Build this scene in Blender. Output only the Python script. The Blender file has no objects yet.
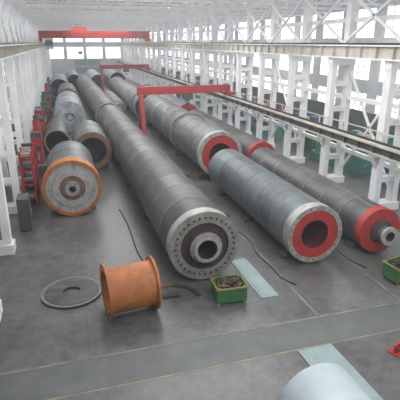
import bpy, bmesh, math, random
from mathutils import Vector, Matrix
random.seed(4)
pi=math.pi
# ---------------- materials ----------------
def mat(name, col, rough=0.6, metal=0.0, var=0.25, scale=3.0, col2=None, emis=0.0, bump=0.0, stretch=(1,1,1), spec=0.5, rust=0.0, rustcol=(0.10,0.055,0.035), streak=0.0):
    m=bpy.data.materials.new(name); m.use_nodes=True
    nt=m.node_tree; N=nt.nodes; L=nt.links
    b=N['Principled BSDF']
    b.inputs['Roughness'].default_value=rough
    b.inputs['Metallic'].default_value=metal
    b.inputs['Specular IOR Level'].default_value=spec
    tc=N.new('ShaderNodeTexCoord'); mp=N.new('ShaderNodeMapping'); mp.inputs['Scale'].default_value=stretch
    L.new(tc.outputs['Object'],mp.inputs['Vector'])
    n=N.new('ShaderNodeTexNoise'); n.inputs['Scale'].default_value=scale; n.inputs['Detail'].default_value=6
    n.inputs['Roughness'].default_value=0.65
    L.new(mp.outputs['Vector'],n.inputs['Vector'])
    r=N.new('ShaderNodeValToRGB'); r.color_ramp.elements[0].position=0.32; r.color_ramp.elements[1].position=0.68
    c2=col2 if col2 else tuple(c*(1-var) for c in col)
    r.color_ramp.elements[0].color=(*c2,1); r.color_ramp.elements[1].color=(*col,1)
    L.new(n.outputs['Fac'],r.inputs['Fac']); out=r.outputs['Color']
    def layer(out,sc,loc,scale,p0,p1,amt,colr):
        n2=N.new('ShaderNodeTexNoise'); n2.inputs['Scale'].default_value=scale; n2.inputs['Detail'].default_value=10; n2.inputs['Roughness'].default_value=0.75
        mp2=N.new('ShaderNodeMapping'); mp2.inputs['Scale'].default_value=sc; mp2.inputs['Location'].default_value=loc
        L.new(tc.outputs['Object'],mp2.inputs['Vector']); L.new(mp2.outputs['Vector'],n2.inputs['Vector'])
        r2=N.new('ShaderNodeValToRGB'); r2.color_ramp.elements[0].position=p0; r2.color_ramp.elements[1].position=p1
        r2.color_ramp.elements[0].color=(0,0,0,1); r2.color_ramp.elements[1].color=(amt,amt,amt,1)
        L.new(n2.outputs['Fac'],r2.inputs['Fac'])
        mm=N.new('ShaderNodeMix'); mm.data_type='RGBA'; L.new(r2.outputs['Color'],mm.inputs[0]); L.new(out,mm.inputs[6]); mm.inputs[7].default_value=(*colr,1)
        return mm.outputs[2]
    if rust>0: out=layer(out,(1.6,0.8,0.6),(7,3,2),1.3,0.5,0.66,rust,rustcol)
    if streak>0:
        out=layer(out,(0.5,3.0,0.35),(1,9,4),1.0,0.52,0.64,streak,tuple(c*1.9 for c in col))
        out=layer(out,(0.4,5.0,0.3),(5,2,8),1.0,0.55,0.66,streak,(0.03,0.026,0.024))
    L.new(out,b.inputs['Base Color'])
    if emis>0:
        L.new(out,b.inputs['Emission Color']); b.inputs['Emission Strength'].default_value=emis
    if bump>0:
        bp=N.new('ShaderNodeBump'); bp.inputs['Strength'].default_value=bump; bp.inputs['Distance'].default_value=0.03
        L.new(n.outputs['Fac'],bp.inputs['Height']); L.new(bp.outputs['Normal'],b.inputs['Normal'])
    return m
M={}
def shell(key,c):
    for i,f in enumerate((1.0,0.76,1.25,0.88)):
        M[key+('' if i==0 else '_%d'%i)]=mat(key+'_%d'%i,tuple(x*f for x in c),0.40+0.03*i,0.2,0.5,1.1,bump=0.2,rust=0.6,stretch=(1,0.5,1),streak=0.55)
shell('steel_dark',(0.078,0.076,0.077)); shell('steel_blue',(0.11,0.135,0.143)); shell('steel_mid',(0.145,0.152,0.157)); shell('steel_pale',(0.33,0.39,0.41))
M['weld']=mat('weld_seam',(0.20,0.195,0.19),0.5,0.2,0.4,4)
M['steel_light']=mat('steel_light',(0.42,0.41,0.38),0.5,0.2,0.35,3,rust=0.5)
M['flange']=mat('flange_steel',(0.32,0.31,0.29),0.5,0.2,0.4,4,rust=0.5)
M['facepale']=mat('pale_end_plate',(0.46,0.46,0.45),0.5,0.1,0.3,3,rust=0.5)
M['rustdark']=mat('rust_dark',(0.06,0.043,0.036),0.7,0.1,0.5,4)
M['orange']=mat('orange_primer',(0.50,0.17,0.04),0.6,0.05,0.4,2.0,col2=(0.28,0.09,0.03),rust=0.6,rustcol=(0.15,0.06,0.03))
M['brown']=mat('brown_primer',(0.22,0.13,0.085),0.6,0.05,0.4,2.0,rust=0.4)
M['red']=mat('red_primer',(0.42,0.028,0.024),0.6,0.0,0.35,2,rust=0.35,rustcol=(0.16,0.03,0.02))
M['redcrane']=mat('red_crane_paint',(0.38,0.03,0.03),0.55,0,0.25,1)
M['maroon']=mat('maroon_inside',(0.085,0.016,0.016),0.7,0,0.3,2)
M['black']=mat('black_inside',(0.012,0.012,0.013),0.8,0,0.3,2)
M['white']=mat('white_painted_steel',(0.82,0.82,0.82),0.6,0,0.15,1.2,rust=0.12,rustcol=(0.35,0.33,0.30))
M['cream']=mat('cream_paint',(0.60,0.56,0.48),0.6,0,0.25,1.5,rust=0.3)
M['greyweb']=mat('grey_web',(0.09,0.09,0.09),0.6,0.1,0.3,1.5)
M['frame']=mat('window_frame',(0.35,0.36,0.37),0.6,0.1,0.3,1.5)
M['green']=mat('green_paint',(0.035,0.15,0.05),0.6,0,0.4,3,rust=0.4)
M['yellow']=mat('yellow_paint',(0.34,0.30,0.05),0.6,0,0.4,3,rust=0.4)
M['blue']=mat('blue_paint',(0.05,0.14,0.25),0.5,0,0.3,3)
M['teal']=mat('machine_teal',(0.08,0.24,0.20),0.5,0,0.3,3)
M['bluegrey']=mat('bluegrey_plate',(0.25,0.33,0.32),0.5,0.1,0.25,1.2,rust=0.25,rustcol=(.15,.15,.14))
M['palecyl']=mat('pale_drum',(0.38,0.43,0.46),0.5,0.1,0.2,1.0)
M['wood']=mat('timber',(0.13,0.085,0.05),0.8,0,0.4,6)
M['scrap']=mat('scrap_metal',(0.16,0.08,0.04),0.7,0.3,0.6,9,col2=(0.04,0.03,0.025))
M['window']=mat('daylight_glazing',(0.94,0.97,1.0),0.2,0,0.12,0.5,emis=1.5)
M['sky']=mat('skylight_glazing',(0.97,0.98,1.0),0.3,0,0.05,0.5,emis=1.8)
M['wall']=mat('plaster_wall',(0.58,0.59,0.60),0.8,0,0.2,0.5)
M['dado']=mat('wall_dado',(0.12,0.13,0.13),0.8,0,0.3,0.6)
M['roof']=mat('roof_sheet',(0.36,0.365,0.37),0.8,0,0.2,0.5)
M['line']=mat('floor_line_paint',(0.22,0.215,0.20),0.6,0,0.6,1.5,col2=(0.10,0.098,0.092))
M['yline']=mat('floor_yellow_paint',(0.27,0.25,0.14),0.6,0,0.6,1.5,col2=(0.12,0.11,0.09))
M['walk']=mat('green_walkway_paint',(0.112,0.122,0.112),0.5,0,0.4,0.8,rust=0.85,rustcol=(0.088,0.085,0.082))
M['railsteel']=mat('rail_steel',(0.05,0.05,0.05),0.4,0.6,0.3,3)
M['rubber']=mat('cable_rubber',(0.02,0.02,0.02),0.6,0,0.3,3)

def floor_mat():
    m=bpy.data.materials.new('concrete_floor'); m.use_nodes=True
    nt=m.node_tree;N=nt.nodes;L=nt.links;b=N['Principled BSDF']
    tc=N.new('ShaderNodeTexCoord')
    n1=N.new('ShaderNodeTexNoise'); n1.inputs['Scale'].default_value=0.3; n1.inputs['Detail'].default_value=10; n1.inputs['Roughness'].default_value=0.75
    n2=N.new('ShaderNodeTexNoise'); n2.inputs['Scale'].default_value=2.2; n2.inputs['Detail'].default_value=10; n2.inputs['Roughness'].default_value=0.8
    L.new(tc.outputs['Object'],n1.inputs['Vector']);L.new(tc.outputs['Object'],n2.inputs['Vector'])
    r=N.new('ShaderNodeValToRGB'); r.color_ramp.elements[0].position=0.40; r.color_ramp.elements[1].position=0.61
    r.color_ramp.elements[0].color=(0.046,0.044,0.043,1); r.color_ramp.elements[1].color=(0.140,0.136,0.132,1)
    mx=N.new('ShaderNodeMix'); mx.data_type='FLOAT'; mx.inputs[0].default_value=0.5
    L.new(n1.outputs['Fac'],mx.inputs[2]);L.new(n2.outputs['Fac'],mx.inputs[3]);L.new(mx.outputs[0],r.inputs['Fac'])
    br=N.new('ShaderNodeTexBrick'); br.inputs['Scale'].default_value=1.0; br.inputs['Brick Width'].default_value=6; br.inputs['Row Height'].default_value=4
    br.inputs['Mortar Size'].default_value=0.02; br.offset=0
    br.inputs['Color1'].default_value=(1,1,1,1);br.inputs['Color2'].default_value=(0.94,0.94,0.94,1);br.inputs['Mortar'].default_value=(0.7,0.7,0.7,1)
    L.new(tc.outputs['Object'],br.inputs['Vector'])
    mm=N.new('ShaderNodeMix'); mm.data_type='RGBA'; mm.blend_type='MULTIPLY'; mm.inputs[0].default_value=1
    L.new(r.outputs['Color'],mm.inputs[6]);L.new(br.outputs['Color'],mm.inputs[7]);L.new(mm.outputs[2],b.inputs['Base Color'])
    rr=N.new('ShaderNodeMapRange'); rr.inputs[3].default_value=0.2; rr.inputs[4].default_value=0.5
    L.new(n1.outputs['Fac'],rr.inputs[0]);L.new(rr.outputs[0],b.inputs['Roughness'])
    return m
M['floor']=floor_mat()

# ---------------- builder ----------------
class B:
    def __init__(s): s.v=[];s.f=[];s.m=[];s.sm=[];s.mats=[]
    def mi(s,k):
        if k not in s.mats: s.mats.append(k)
        return s.mats.index(k)
    def box(s,lo,hi,k,mtx=None):
        i=len(s.v)
        for x in (lo[0],hi[0]):
            for y in (lo[1],hi[1]):
                for z in (lo[2],hi[2]):
                    p=Vector((x,y,z)); s.v.append(tuple(mtx@p) if mtx else (x,y,z))
        for q in ((0,1,3,2),(4,6,7,5),(0,4,5,1),(2,3,7,6),(0,2,6,4),(1,5,7,3)):
            s.f.append(tuple(i+a for a in q)); s.m.append(s.mi(k)); s.sm.append(False)
        return s
    def beam(s,a,b,w,h,k):
        a=Vector(a);b=Vector(b);d=b-a;L=d.length
        q=d.to_track_quat('Y','Z').to_matrix().to_4x4(); mt=Matrix.Translation(a)@q
        return s.box((-w/2,0,-h/2),(w/2,L,h/2),k,mt)
    def lathe(s,prof,mt,seg=48):
        base=len(s.v)
        for (y,r,_) in prof:
            for j in range(seg):
                a=2*pi*j/seg; s.v.append(tuple(mt@Vector((r*math.cos(a),y,r*math.sin(a)))))
        for i in range(len(prof)-1):
            k=s.mi(prof[i][2])
            for j in range(seg):
                j2=(j+1)%seg
                s.f.append((base+i*seg+j,base+i*seg+j2,base+(i+1)*seg+j2,base+(i+1)*seg+j)); s.m.append(k); s.sm.append(True)
        for idx,rev in ((0,True),(len(prof)-1,False)):
            if prof[idx][1]>0.001 and getattr(s,'cap',True):
                loop=[base+idx*seg+j for j in range(seg)]
                s.f.append(tuple(loop[::-1] if rev else loop)); s.m.append(s.mi(prof[0][2] if idx==0 else prof[-2][2])); s.sm.append(False)
        return s
    def cyl(s,a,b,r,k,seg=16,r2=None):
        a=Vector(a);b=Vector(b);d=b-a
        q=d.to_track_quat('Y','Z').to_matrix().to_4x4(); mt=Matrix.Translation(a)@q
        return s.lathe([(0,r,k),(d.length,r if r2 is None else r2,k)],mt,seg)
    def obj(s,name,loc=(0,0,0),rz=0):
        me=bpy.data.meshes.new(name); me.from_pydata(s.v,[],s.f)
        for k in s.mats: me.materials.append(M[k])
        for p,mi,sm in zip(me.polygons,s.m,s.sm): p.material_index=mi; p.use_smooth=sm
        bm=bmesh.new(); bm.from_mesh(me); bmesh.ops.recalc_face_normals(bm,faces=bm.faces)
        for e in bm.edges:
            if len(e.link_faces)==2 and e.calc_face_angle(0)>0.5: e.smooth=False
        bm.to_mesh(me); bm.free()
        o=bpy.data.objects.new(name,me); bpy.context.scene.collection.objects.link(o)
        o.location=loc; o.rotation_euler=(0,0,rz); return o
T=Matrix.Translation
# ---------------- room ----------------
XL,XR,Y0,Y1,ZR=-5.2,32.0,-6.0,156.0,16.0
B().box((XL-0.3,Y0-0.3,-0.3),(XR+0.3,Y1+0.3,0),'floor').obj('floor')
def wall_y(name,x,sgn):
    b=B(); t=0.3
    xa,xb=(x-t,x) if sgn>0 else (x,x+t)
    bands=[(2.6,4.6),(6.0,8.2),(10.4,13.4)]
    z=0
    for i,(a,c) in enumerate(bands):
        b.box((xa,Y0,z),(xb,Y1,a),'dado' if i==0 else 'wall'); z=c
    b.box((xa,Y0,z),(xb,Y1,ZR),'wall')
    y=Y0
    while y<Y1-0.1:
        for (a,c) in bands: b.box((xa,y,a),(xb,min(y+1.6,Y1),c),'wall')
        y+=6.0
    b.obj(name)
    w=B(); xm=(xa+xb)/2
    y=Y0+1.6
    while y<Y1:
        for (a,c) in bands:
            w.box((xm-0.02,y,a),(xm+0.02,min(y+4.4,Y1),c),'window')
            for k in range(0,5):
                yy=y+k*1.1
                if yy<=Y1: w.box((xm-0.06,yy-0.04,a),(xm+0.06,yy+0.04,c),'frame')
            for q in range(4):
                zz=a+(c-a)*q/3; w.box((xm-0.06,y,zz-0.03),(xm+0.06,min(y+4.4,Y1),zz+0.03),'frame')
        y+=6.0
    w.obj('window_1' if sgn>0 else 'window_2')
wall_y('wall_left',XL,1); wall_y('wall_right',XR,-1)
b=B()
b.box((XL,Y1,0),(XR,Y1+0.3,5),'wall').box((XL,Y1,8.5),(XR,Y1+0.3,10),'wall').box((XL,Y1,13),(XR,Y1+0.3,ZR),'wall')
for i in range(7):
    x=XL+i*(XR-XL-1)/6; b.box((x,Y1,5),(x+1,Y1+0.3,8.5),'wall'); b.box((x,Y1,10),(x+1,Y1+0.3,13),'wall')
b.obj('wall_back')
w=B()
w.box((XL,Y1+0.12,5),(XR,Y1+0.16,8.5),'window').box((XL,Y1+0.12,10),(XR,Y1+0.16,13),'window'); w.obj('window_3')
d=B()
d.box((4,Y1-0.12,0),(7.9,Y1-0.02,5),'bluegrey').box((8.1,Y1-0.12,0),(12,Y1-0.02,5),'bluegrey')
for z in (0.2,2.5,4.8): d.box((4,Y1-0.16,z-.08),(12,Y1-0.12,z+.08),'white')
d.obj('door_1')
B().box((XL,Y0-0.3,0),(XR,Y0,ZR),'wall').obj('wall_front')
c=B(); sk=B()
y=Y0
while y<Y1:
    c.box((XL,y,ZR),(XR,y+3.6,ZR+0.15),'roof')
    sk.box((XL,y+3.6,ZR+0.05),(XR,min(y+6,Y1),ZR+0.1),'sky'); y+=6
c.obj('ceiling'); sk.obj('window_4')
tr=B()
y=-1.5
while y<Y1-2:
    for (xa,xb) in ((-4.2,18.4),(18.8,31.7)):
        tr.beam((xa,y,13.4),(xb,y,13.4),0.22,0.22,'white'); tr.beam((xa,y,15.6),(xb,y,15.6),0.22,0.25,'white')
        n=8 if xb<20 else 5; dx=(xb-xa)/n
        for i in range(n):
            x0=xa+i*dx; za,zb=(13.4,15.6) if i%2==0 else (15.6,13.4)
            tr.beam((x0,y,za),(x0+dx,y,zb),0.12,0.12,'white')
            tr.beam((x0,y,13.4),(x0,y,15.6),0.1,0.1,'white')
    y+=6
tr.obj('roof_truss')
def column(x,y,sgn,name):
    b=B()
    for dx in (-0.65,0.65): b.box((dx-0.19,-0.3,0),(dx+0.19,0.3,9.0),'white')
    b.box((-0.95,-0.42,0),(0.95,0.42,0.5),'white')
    z=2.0
    while z<9: b.box((-0.5,-0.2,z-0.17),(0.5,0.2,z+0.17),'white'); z+=1.75
    b.box((-0.9,-0.32,8.5),(0.9,0.32,9.0),'white')
    ux=0.45*(-sgn)
    b.box((ux-0.28,-0.28,9.0),(ux+0.28,0.28,15.6),'white')
    if sgn<0:
        b.box((-1.35,-0.2,3.45),(-0.8,0.2,3.75),'white'); b.beam((-0.85,0,2.8),(-1.3,0,3.5),0.2,0.15,'white')
    b.obj(name,(x,y,0))
XC=18.6
y=4.5
while y<154:
    column(XC,y,-1,'lattice_column'); column(-4.1,y,1,'lattice_column'); y+=6
br=B()
y=10.5;i=0
while y<148:
    if i%2==0:
        for x in (XC+0.65,-4.75):
            br.beam((x,y,0.8),(x,y+6,8.4),0.12,0.16,'white'); br.beam((x,y+6,0.8),(x,y,8.4),0.12,0.16,'white')
    for x in (XC,-4.5):
        br.beam((x,y,9.9),(x,y+6,13.2),0.12,0.16,'white'); br.beam((x,y+6,9.9),(x,y,13.2),0.12,0.16,'white')
    y+=6;i+=1
for z in (2.6,6.3,11.4,13.4): br.box((XC+0.53,Y0+.1,z-0.14),(XC+0.77,Y1-.1,z+0.14),'white')
br.obj('column_bracing')
for x,nm in ((17.75,'crane_runway_girder'),(-3.6,'crane_runway_girder')):
    g=B(); g.box((x-0.25,Y0+.1,9.0),(x+0.25,Y1-.1,9.08),'white').box((x-0.06,Y0+.1,9.08),(x+0.06,Y1-.1,9.75),'cream').box((x-0.28,Y0+.1,9.75),(x+0.28,Y1-.1,9.83),'white').box((x-0.05,Y0+.1,9.83),(x+0.05,Y1-.1,9.95),'railsteel')
    yy=Y0+1
    while yy<Y1-1: g.box((x-0.24,yy-.02,9.08),(x+0.24,yy+.02,9.75),'cream'); yy+=1.5
    g.obj(nm)
g=B(); x=17.25
g.box((x-0.22,Y0+.1,3.75),(x+0.22,Y1-.1,3.83),'cream').box((x-0.06,Y0+.1,3.83),(x+0.06,Y1-.1,4.3),'greyweb').box((x-0.34,Y0+.1,4.3),(x+0.34,Y1-.1,4.42),'cream').box((x-0.05,Y0+.1,4.42),(x+0.05,Y1-.1,4.55),'rustdark')
yy=Y0+1
while yy<Y1-1: g.box((x-0.2,yy-.02,3.83),(x+0.2,yy+.02,4.3),'greyweb'); yy+=1.5
for yy in range(-4,154,3): g.box((x+.28,yy-.03,4.42),(x+.34,yy+.03,5.0),'cream')
g.box((x+.28,Y0+.1,4.96),(x+.33,Y1-.1,5.02),'cream')
g.obj('semi_gantry_runway')

# ---------------- kilns ----------------
def body(R,L,k,seams=2.0,tires=(),endk=None,rim=0.0):
    P=[]; ys=[]
    kk=k if k in ('steel_dark','steel_blue','steel_mid','steel_pale') else None
    rk=lambda: random.choice([k,k+'_1',k+'_2',k+'_3']) if kk else k
    y=seams
    while y<L-0.3: ys.append(('s',y)); y+=seams
    for t in tires: ys.append(('t',t))
    ys.sort(key=lambda a:a[1])
    P.append((0,R+rim,endk or k)); P.append((0.45,R+rim,endk or k)); P.append((0.45,R,rk()))
    last=0.5
    for (tp,y) in ys:
        if y-0.4<last: continue
        if tp=='s': P+= [(y-0.05,R,'weld'),(y-0.04,R+0.02,'weld'),(y+0.04,R+0.02,'weld'),(y+0.05,R,rk())]; last=y+0.1
        else:
            P+= [(y-0.3,R,'flange'),(y-0.3,R+0.16,'steel_mid'),(y+0.3,R+0.16,'flange'),(y+0.3,R,rk())]; last=y+0.4
    P.append((L,R,k)); P.append((L,R*0.5,k))
    return P
def saddles(b,R,L,n,zc):
    for i in range(n):
        y=1.2+(L-2.4)*i/max(1,n-1)
        for s in (-1,1):
            b.box((s*R*0.45-0.22,y-0.3,-zc),(s*R*0.45+0.22,y+0.3,-R*0.86),'greyweb')
        b.box((-R*0.8,y-0.3,-zc),(R*0.8,y+0.3,-R-0.02),'wood')
def kiln(name,x,y0,L,R,k,style,rz=0,tires=(),seams=2.0,nsad=4,lift=0.14):
    b=B(); zc=R+lift
    I=Matrix.Identity(4)
    if style=='trunnion':
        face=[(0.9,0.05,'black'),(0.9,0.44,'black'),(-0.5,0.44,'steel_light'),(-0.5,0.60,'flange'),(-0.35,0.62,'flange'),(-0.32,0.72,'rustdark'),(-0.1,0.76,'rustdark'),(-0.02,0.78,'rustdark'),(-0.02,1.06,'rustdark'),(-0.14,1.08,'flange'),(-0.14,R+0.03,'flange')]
        b.cap=False; b.lathe(face+body(R,L,k,seams,tires,'steel_light',0.03),I,64)
        b.cap=True
        for j in range(32):
            a=2*pi*j/32; r=1.36*R/1.6
            p=Vector((r*math.cos(a),-0.14,r*math.sin(a))); b.cyl(p,p+Vector((0,-0.06,0)),0.045,'rustdark',8)
    elif style=='red':
        ri=R*0.5
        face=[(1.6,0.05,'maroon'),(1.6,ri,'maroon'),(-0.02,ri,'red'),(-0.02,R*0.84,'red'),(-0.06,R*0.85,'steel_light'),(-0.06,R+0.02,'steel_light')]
        b.cap=False; b.lathe(face+body(R,L,k,seams,tires,'steel_light',0.02),I,64)
        b.cap=True
        for j in range(24):
            a=2*pi*j/24; r=R*0.93
            p=Vector((r*math.cos(a),-0.06,r*math.sin(a))); b.cyl(p,p+Vector((0,-0.03,0)),0.03,'rustdark',6)
    elif style=='redshaft':
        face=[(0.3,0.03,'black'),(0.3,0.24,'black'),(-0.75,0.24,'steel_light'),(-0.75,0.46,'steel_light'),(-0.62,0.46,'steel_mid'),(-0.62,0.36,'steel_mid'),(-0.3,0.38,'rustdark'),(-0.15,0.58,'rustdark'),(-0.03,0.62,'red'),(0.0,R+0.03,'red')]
        b.cap=False; b.lathe(face+body(R,L,k,seams,tires,'red',0.03),I,64)
    elif style=='plain':
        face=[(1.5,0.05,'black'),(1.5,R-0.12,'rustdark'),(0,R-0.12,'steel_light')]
        b.cap=False; b.lathe(face+body(R,L,k,seams,tires,k,0.0),I,48)
    elif style=='brown':
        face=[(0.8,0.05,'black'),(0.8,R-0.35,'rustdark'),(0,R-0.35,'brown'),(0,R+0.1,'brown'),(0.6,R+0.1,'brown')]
        b.cap=False; b.lathe(face+[(0.6,R,k)]+[p for p in body(R,L,k,seams,tires) if p[0]>0.65],I,48)
    elif style=='closed':
        face=[(0.0,0.03,'steel_light'),(-0.1,0.3,'steel_mid'),(-0.1,0.5,'steel_pale'),(0,R*0.9,'steel_pale'),(0.02,R-0.03,'steel_light')]
        b.cap=False; b.lathe(face+body(R,L,k,seams,tires,k,0.0),I,48)
    elif style=='disc':
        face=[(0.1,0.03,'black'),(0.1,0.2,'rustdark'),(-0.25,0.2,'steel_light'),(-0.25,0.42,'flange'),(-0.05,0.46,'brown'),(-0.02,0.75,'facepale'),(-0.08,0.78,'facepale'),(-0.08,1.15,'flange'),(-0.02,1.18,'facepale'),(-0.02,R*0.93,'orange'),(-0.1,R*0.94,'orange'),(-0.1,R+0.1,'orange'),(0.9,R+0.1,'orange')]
        bd=body(R-0.05,L,k,seams,tires,k,0.0)
        b.cap=False; b.lathe(face+[(0.9,R-0.05,k)]+[p for p in bd if p[0]>0.95],I,64)
    b.cap=True
    saddles(b,R,L,nsad,zc)
    return b.obj(name,(x,y0,zc),rz)
kiln('rotary_kiln_shell',5.18,17.0,36,1.55,'steel_dark','trunnion',rz=0.012,tires=(12,26),nsad=6)
kiln('rotary_kiln_shell',4.75,54.0,50,1.6,'steel_dark','plain',rz=0.012,tires=(4,20,36),nsad=6)
kiln('rotary_kiln_shell',10.57,17.0,12.2,1.4,'steel_blue','red',nsad=3)
kiln('rotary_kiln_shell',10.67,31.0,26,1.7,'steel_mid','red',tires=(9,),nsad=4,lift=0.4)
kiln('rotary_kiln_shell',10.2,59.5,34,1.7,'steel_mid','plain',tires=(3,14,26),nsad=4)
kiln('ball_mill_shell',14.2,17.0,14.2,1.12,'steel_dark','redshaft',nsad=3)
kiln('ball_mill_shell',14.9,32.8,20,1.12,'steel_dark','redshaft',nsad=3)
kiln('ball_mill_shell',14.6,55,30,1.3,'steel_mid','redshaft',nsad=3)
kiln('dryer_drum',-0.1,26.7,6.5,1.62,'steel_mid','disc',nsad=2)
kiln('dryer_drum',1.75,37.0,7,1.45,'steel_mid','brown',nsad=2)
kiln('cylinder_shell_section',-1.1,43,7,1.15,'steel_dark','plain',nsad=2)
kiln('cylinder_shell_section',0.3,54,12,1.75,'steel_pale','closed',nsad=2)
kiln('cylinder_shell_section',-0.9,88,14,1.8,'steel_pale','plain',nsad=2)
kiln('cylinder_shell_section',0.4,72,12,1.6,'steel_dark','brown',nsad=2)
kiln('cylinder_shell_section',2.2,106,16,1.6,'steel_mid','plain',nsad=2)
kiln('cylinder_shell_section',7.3,66,14,1.0,'steel_mid','closed',nsad=2)
kiln('cylinder_shell_section',7.2,104,20,1.6,'steel_pale','plain',nsad=2)
kiln('cylinder_shell_section',11.5,104,22,1.8,'steel_mid','plain',nsad=2)

b=B(); b.cap=False
b.lathe([(2.6,0.3,'palecyl'),(2.75,0.3,'palecyl'),(2.8,1.05,'palecyl'),(2.75,1.1,'palecyl'),(0.05,1.1,'palecyl'),(0,1.05,'palecyl'),(0.05,0.3,'palecyl')],Matrix.Identity(4),64)
for y in (0.5,2.2): b.box((-0.9,y-.1,-1.1),(0.9,y+.1,-0.95),'wood')
b.obj('pale_storage_tank',(5.6,5.5,1.12))

b=B(); b.cap=False
R=1.05
b.lathe([(0,R-0.24,'orange'),(0,R,'orange'),(0.09,R,'orange'),(0.09,R-0.16,'orange'),(1.84,R-0.16,'orange'),(1.84,R,'orange'),(1.93,R,'orange'),(1.93,R-0.24,'orange'),(0,R-0.24,'orange')],Matrix.Identity(4),64)
b.cap=True
for j in range(24):
    a=2*pi*j/24; r=R-0.06
    for y in (-0.02,1.93):
        p=Vector((r*math.cos(a),y,r*math.sin(a))); b.cyl(p,p+Vector((0,0.02,0)),0.025,'rustdark',6)
b.obj('flanged_pipe_spool',(0.76,15.4,R),-pi/2+0.10)

b=B(); b.cap=False
RX=Matrix.Rotation(pi/2,4,'X')
b.lathe([(0,0.35,'steel_dark'),(0,1.25,'steel_dark'),(0.07,1.25,'weld'),(0.07,1.12,'steel_dark'),(0.09,1.1,'steel_dark'),(0.09,0.35,'steel_dark'),(0,0.35,'steel_dark')],RX,64)
b.obj('flat_steel_ring',(-0.5,17.5,0.01))

def crate(name,x,y,w,d,h,k,rz):
    b=B(); t=0.05
    b.box((-w/2,-d/2,0.1),(w/2,d/2,0.15),k)
    for s in (-1,1):
        b.box((-w/2,s*d/2-t/2,0.1),(w/2,s*d/2+t/2,h),k); b.box((s*w/2-t/2,-d/2,0.1),(s*w/2+t/2,d/2,h),k)
        b.box((-w/2-.05,s*(d/2+.03)-.03,h-0.06),(w/2+.05,s*(d/2+.03)+.03,h),'yellow')
        b.box((s*(w/2+.03)-.03,-d/2,h-0.06),(s*(w/2+.03)+.03,d/2,h),'yellow')
        for q in (-1,1): b.box((s*(w/2-.05)-.06,q*(d/2-.05)-.06,0),(s*(w/2-.05)+.06,q*(d/2-.05)+.06,h),'yellow')
    for i in range(90):
        px=random.uniform(-w/2+.15,w/2-.15);py=random.uniform(-d/2+.15,d/2-.15);pz=random.uniform(0.35,h+0.04)
        mt=T((px,py,pz))@Matrix.Rotation(random.uniform(0,pi),4,'Z')@Matrix.Rotation(random.uniform(-.6,.6),4,'X')
        b.box((-0.14,-0.05,-0.03),(0.14,0.05,0.03),random.choice(['scrap','scrap','scrap','rustdark']),mt)
    return b.obj(name,(x,y,0),rz)
crate('scrap_bin',5.72,15.25,1.2,0.95,0.75,'green',-0.05)
crate('scrap_bin',13.9,14.6,1.8,1.0,0.8,'green',0.1)

def plate(name,x,y,w,l,h,k,rz=0,z=0.001):
    b=B(); b.box((-w/2,-l/2,0),(w/2,l/2,h),k).box((-w/2+.1,-l/2+.1,h),(w/2-.1,l/2-.1,h+.01),k)
    return b.obj(name,(x,y,z),rz)
plate('steel_plate',7.5,9.95,1.3,2.8,0.04,'bluegrey',0.02)
plate('steel_plate',7.35,16.6,0.8,3.6,0.03,'bluegrey',0.02)
B().box((XL+.6,11.5,0.0),(17,12.95,0.004),'walk').obj('painted_walkway')
B().box((XL+.5,12.96,0.0),(17,13.04,0.006),'line').obj('floor_marking')
B().box((XL+.5,11.4,0.0),(17,11.47,0.006),'yline').obj('floor_marking')
B().box((8.55,13.1,0),(8.65,60,0.006),'line').obj('floor_marking')
B().box((12.4,13.1,0),(12.48,60,0.006),'line').obj('floor_marking')
def cable(pts,r=0.03):
    cu=bpy.data.curves.new('floor_cable','CURVE'); cu.dimensions='3D'; cu.bevel_depth=r; cu.bevel_resolution=2
    s=cu.splines.new('NURBS'); s.points.add(len(pts)-1); s.use_endpoint_u=True; s.order_u=4
    for p,q in zip(s.points,pts): p.co=(q[0],q[1],r,1)
    cu.materials.append(M['rubber'])
    o=bpy.data.objects.new('floor_cable',cu); bpy.context.scene.collection.objects.link(o)
cable([(8.3,30),(7.9,27),(8.8,25),(8.2,22.5),(8.9,20.5),(8.3,18.5),(8.7,17),(8.4,16.0),(8.9,15.4)])
cable([(12.5,28),(12.6,24),(12.4,21),(12.7,18.5),(12.3,16.8),(12.8,15.9)])
cable([(3.2,17.6),(2.9,19),(2.6,21),(2.9,24),(2.6,27)])
cable([(8.0,34),(8.3,30.5),(8.0,28),(8.6,26.5),(8.0,25.6)],0.05)
b=B()
for i in range(7):
    a0=0.2+i*0.16
    mt=T((1.3*math.cos(a0),1.3*math.sin(a0),0.03))@Matrix.Rotation(a0,4,'Z')
    b.box((-0.1,-0.12,-0.03),(0.1,0.12,0.03),'rustdark',mt)
b.box((-0.2,0.3,0),(0.5,0.5,0.1),'rustdark').box((0.1,0.6,0),(0.3,1.1,0.07),'steel_dark').box((-0.6,1.2,0),(0.4,1.28,0.1),'brown')
b.obj('steel_offcut',(3.3,15.6,0.0))
b=B(); b.box((-0.3,-0.2,0),(0.3,0.2,0.05),'red').box((-0.25,-0.03,0.05),(0.25,0.03,0.35),'red').beam((-0.25,0,.3),(0.1,-.2,0.05),.04,.08,'red').cyl((0.1,-.1,.05),(.1,-.1,.3),.08,'red')
b.obj('red_bracket',(10.1,10.4,0),0.4)
for (x,y,r) in ((8.3,24,.3),(12.4,22,.8),(8.3,33,.1),(12.5,30,.2)):
    b=B()
    for i in range(3): b.box((-.5,-.35+i*.25,0.006),(.5,-.15+i*.25,.18),'wood')
    for i in range(2): b.box((-.3+i*.35,-.4,.18),(-.1+i*.35,.4,.34),'wood')
    b.obj('timber_chocks',(x,y,0),r)

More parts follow.
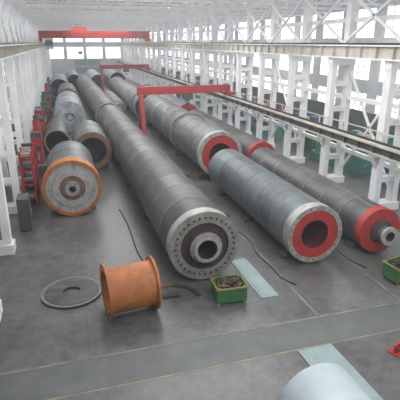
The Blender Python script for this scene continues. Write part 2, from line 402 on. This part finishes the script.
def semigantry(y,x0=7.6,x1=17.25):
    b=B(); zt=5.6
    b.box((x0-0.35,-1.6,0.0),(x0+0.35,1.6,0.15),'railsteel')
    b.box((x0-0.3,-1.5,0.15),(x0+0.3,1.5,0.65),'redcrane')
    b.beam((x0,-1.2,0.65),(x0,-0.3,4.9),0.4,0.4,'redcrane'); b.beam((x0,1.2,0.65),(x0,0.3,4.9),0.4,0.4,'redcrane')
    b.box((x0-0.35,-0.5,4.7),(x0+0.35,0.5,zt),'redcrane')
    b.box((x0-0.2,-0.28,4.85),(x1+0.15,0.28,zt),'redcrane')
    b.box((x0-0.2,-0.36,4.8),(x1+0.15,0.36,4.88),'redcrane')
    b.box((x1-0.25,-1.3,4.6),(x1+0.25,1.3,4.9),'redcrane')
    xh=x0+5
    b.box((xh-0.5,-0.6,4.2),(xh+0.5,0.6,4.75),'greyweb'); b.cyl((xh,0,3.8),(xh,0,4.2),0.03,'railsteel',8); b.box((xh-.12,-.12,3.5),(xh+.12,.12,3.8),'railsteel')
    return b.obj('red_semi_gantry_crane',(0,y,0))
semigantry(47.8); semigantry(97,7.6)
b=B()
for yy in (-1.4,1.4):
    b.box((-3.9,yy-0.3,10.75),(18.0,yy+0.3,12.1),'redcrane')
    b.box((-3.9,yy-0.38,10.7),(18.0,yy+0.38,10.75),'redcrane')
for x in (-3.6,17.75):
    b.box((x-0.3,-2.4,10.15),(x+0.3,2.4,10.75),'redcrane')
    for yy in (-1.9,1.9): b.cyl((x-.12,yy,10.23),(x+.12,yy,10.23),0.27,'railsteel',20)
b.box((2.4,-1.6,12.1),(5.4,1.6,12.8),'redcrane').cyl((2.9,0,13.0),(4.9,0,13.0),0.35,'steel_dark',20)
for x in (3.5,4.1): b.cyl((x,0,8.2),(x,0,12.1),0.03,'railsteel',6)
b.box((3.4,-.25,7.6),(4.2,.25,8.2),'yellow')
b.box((-2.9,-2.9,8.7),(-1.3,-1.5,10.7),'cream').box((-2.8,-2.95,9.3),(-1.4,-2.9,10.3),'blue')
b.obj('red_bridge_crane',(0,100,0))

def lathe_machine(x,y,k,rz,s=1.0):
    b=B()
    b.box((-3,-.6,0),(3,.6,.7),k).box((-3,-.35,.7),(3,.35,.85),'steel_light')
    b.box((-3,-.7,.7),(-1.7,.7,2.0),k).cyl((-1.7,0,1.4),(-1.4,0,1.4),.55,'steel_mid',24)
    b.cyl((-1.4,0,1.4),(1.8,0,1.4),.28,'steel_light',20)
    b.box((1.8,-.4,.85),(2.6,.4,1.7),k).box((-.4,-.75,.85),(.5,.5,1.15),k).box((-.1,-.3,1.15),(.2,-.05,1.4),'steel_mid')
    b.box((-2.8,-.75,1.2),(-2.0,-.7,1.8),'cream')
    return b.obj('horizontal_lathe',(x,y,0),rz)
for i,(y,k) in enumerate(((17,'teal'),(25,'blue'),(32.5,'teal'),(40,'green'),(48,'teal'),(57,'blue'),(66,'green'),(76,'teal'),(86,'blue'))):
    lathe_machine(21.9+(i%2)*0.6,y,k,pi/2+0.1*(i%3))
for i,(y,k) in enumerate(((26,'green'),(36,'teal'),(48,'blue'),(60,'red'),(72,'blue'))):
    lathe_machine(27.4,y,k,pi/2)
def blank(name,x,y,R,L,k):
    b=B(); b.cap=False
    b.lathe([(L,R*.6,'rustdark'),(0,R*.6,k),(0,R,k),(L,R,k),(L,R*.6,'rustdark')],Matrix.Identity(4),32)
    b.cap=True
    for yy in (.3,L-.3): b.box((-R*.7,yy-.1,-R-.1),(R*.7,yy+.1,-R*.9),'wood')
    b.obj(name,(x,y,R+.1))
for (x,y,R,L,k) in ((24.6,22,.6,2.5,'steel_light'),(24.8,30,.7,2,'brown'),(25,38,.6,3,'steel_mid'),(24.6,46,.8,2,'orange'),(24.8,54,.7,3,'steel_light'),(24.9,62,.7,3,'brown')):
    blank('turned_roller_blank',x,y,R,L,k)
def radial_drill(x,y,k,rz):
    b=B()
    b.box((-.7,-1,0),(.9,1,.3),k).cyl((0,.5,.3),(0,.5,4.2),.28,k,20).box((-.3,-1.7,2.6),(.3,.8,3.2),k)
    b.box((-.35,-1.5,2.2),(.35,-.8,3.6),'greyweb').cyl((0,-1.15,1.4),(0,-1.15,2.2),.09,'steel_light',12).box((-.4,-1,.3),(.5,-.4,.9),'greyweb')
    b.cyl((0,.5,4.2),(0,.5,4.6),.2,'greyweb',12)
    return b.obj('radial_drill',(x,y,0),rz)
radial_drill(-2.4,37.0,'red',0.0); radial_drill(-2.4,55.5,'green',0); radial_drill(-2.4,67.5,'red',0); radial_drill(-2.4,79.5,'blue',0)
def cabinet(x,y,k):
    b=B(); b.box((-.3,-.6,0.08),(.3,.6,1.9),k).box((.3,-.57,.15),(.33,-.02,1.85),k).box((.3,.02,.15),(.33,.57,1.85),k).box((.33,-.1,.9),(.37,-.06,1.1),'steel_light').box((-.28,-.55,0),(.28,.55,.08),'railsteel')
    b.obj('tool_cabinet',(x,y,0))
for y,k in ((25.5,'greyweb'),(34,'greyweb'),(40.2,'blue'),(58,'green'),(60.5,'blue'),(63,'greyweb'),(73,'teal')): cabinet(-2.8,y,k)
def rack(x,y,h):
    b=B()
    for dy in (-1.3,0,1.3):
        for dx in (-.35,.35): b.box((dx-.07,dy-.07,0),(dx+.07,dy+.07,h),'redcrane')
    z=.5
    while z<h:
        b.box((-.4,-1.4,z),(.4,1.4,z+.08),'redcrane')
        for q in range(6): b.box((-.3,-1.2+q*.42,z+.08),(.25,-.88+q*.42,z+.25+.08*(q%3)),random.choice(['scrap','steel_light','rustdark','blue']))
        z+=.9
    b.obj('red_parts_rack',(x,y,0))
rack(-2.72,30.5,3.6); rack(-2.72,44,2.6); rack(-2.72,49.5,3.6); rack(-2.72,84,3.0)

# ---------------- light ----------------
w=bpy.data.worlds.new('World'); bpy.context.scene.world=w; w.use_nodes=True
bg=w.node_tree.nodes['Background']; bg.inputs[0].default_value=(0.90,0.95,1,1); bg.inputs[1].default_value=1.0
vs=w.node_tree.nodes.new('ShaderNodeVolumeScatter'); vs.inputs['Density'].default_value=0.0016; vs.inputs['Color'].default_value=(0.92,0.96,1,1)
w.node_tree.links.new(vs.outputs[0],w.node_tree.nodes['World Output'].inputs['Volume'])
def area(loc,sx,sy,e,rot=(0,0,0),col=(1,1,1)):
    l=bpy.data.lights.new('skylight','AREA'); l.shape='RECTANGLE'; l.size=sx; l.size_y=sy; l.energy=e; l.color=col
    o=bpy.data.objects.new('skylight',l); o.location=loc; o.rotation_euler=rot; bpy.context.scene.collection.objects.link(o)
for y in (5,25,45,70,100,130): area((8,y,13.2),12,10,2000,col=(0.97,0.985,1))
for y in (10,35,65,100): area((26,y,13),6,12,1100)
cd=bpy.data.cameras.new('camera'); cd.lens=40.5; cd.sensor_width=36; cd.clip_end=500
co=bpy.data.objects.new('camera',cd); co.location=(0,0,10); co.rotation_euler=(math.radians(70.65),0,math.radians(-16.36))
bpy.context.scene.collection.objects.link(co); bpy.context.scene.camera=co
bpy.context.scene.view_settings.view_transform='Standard'
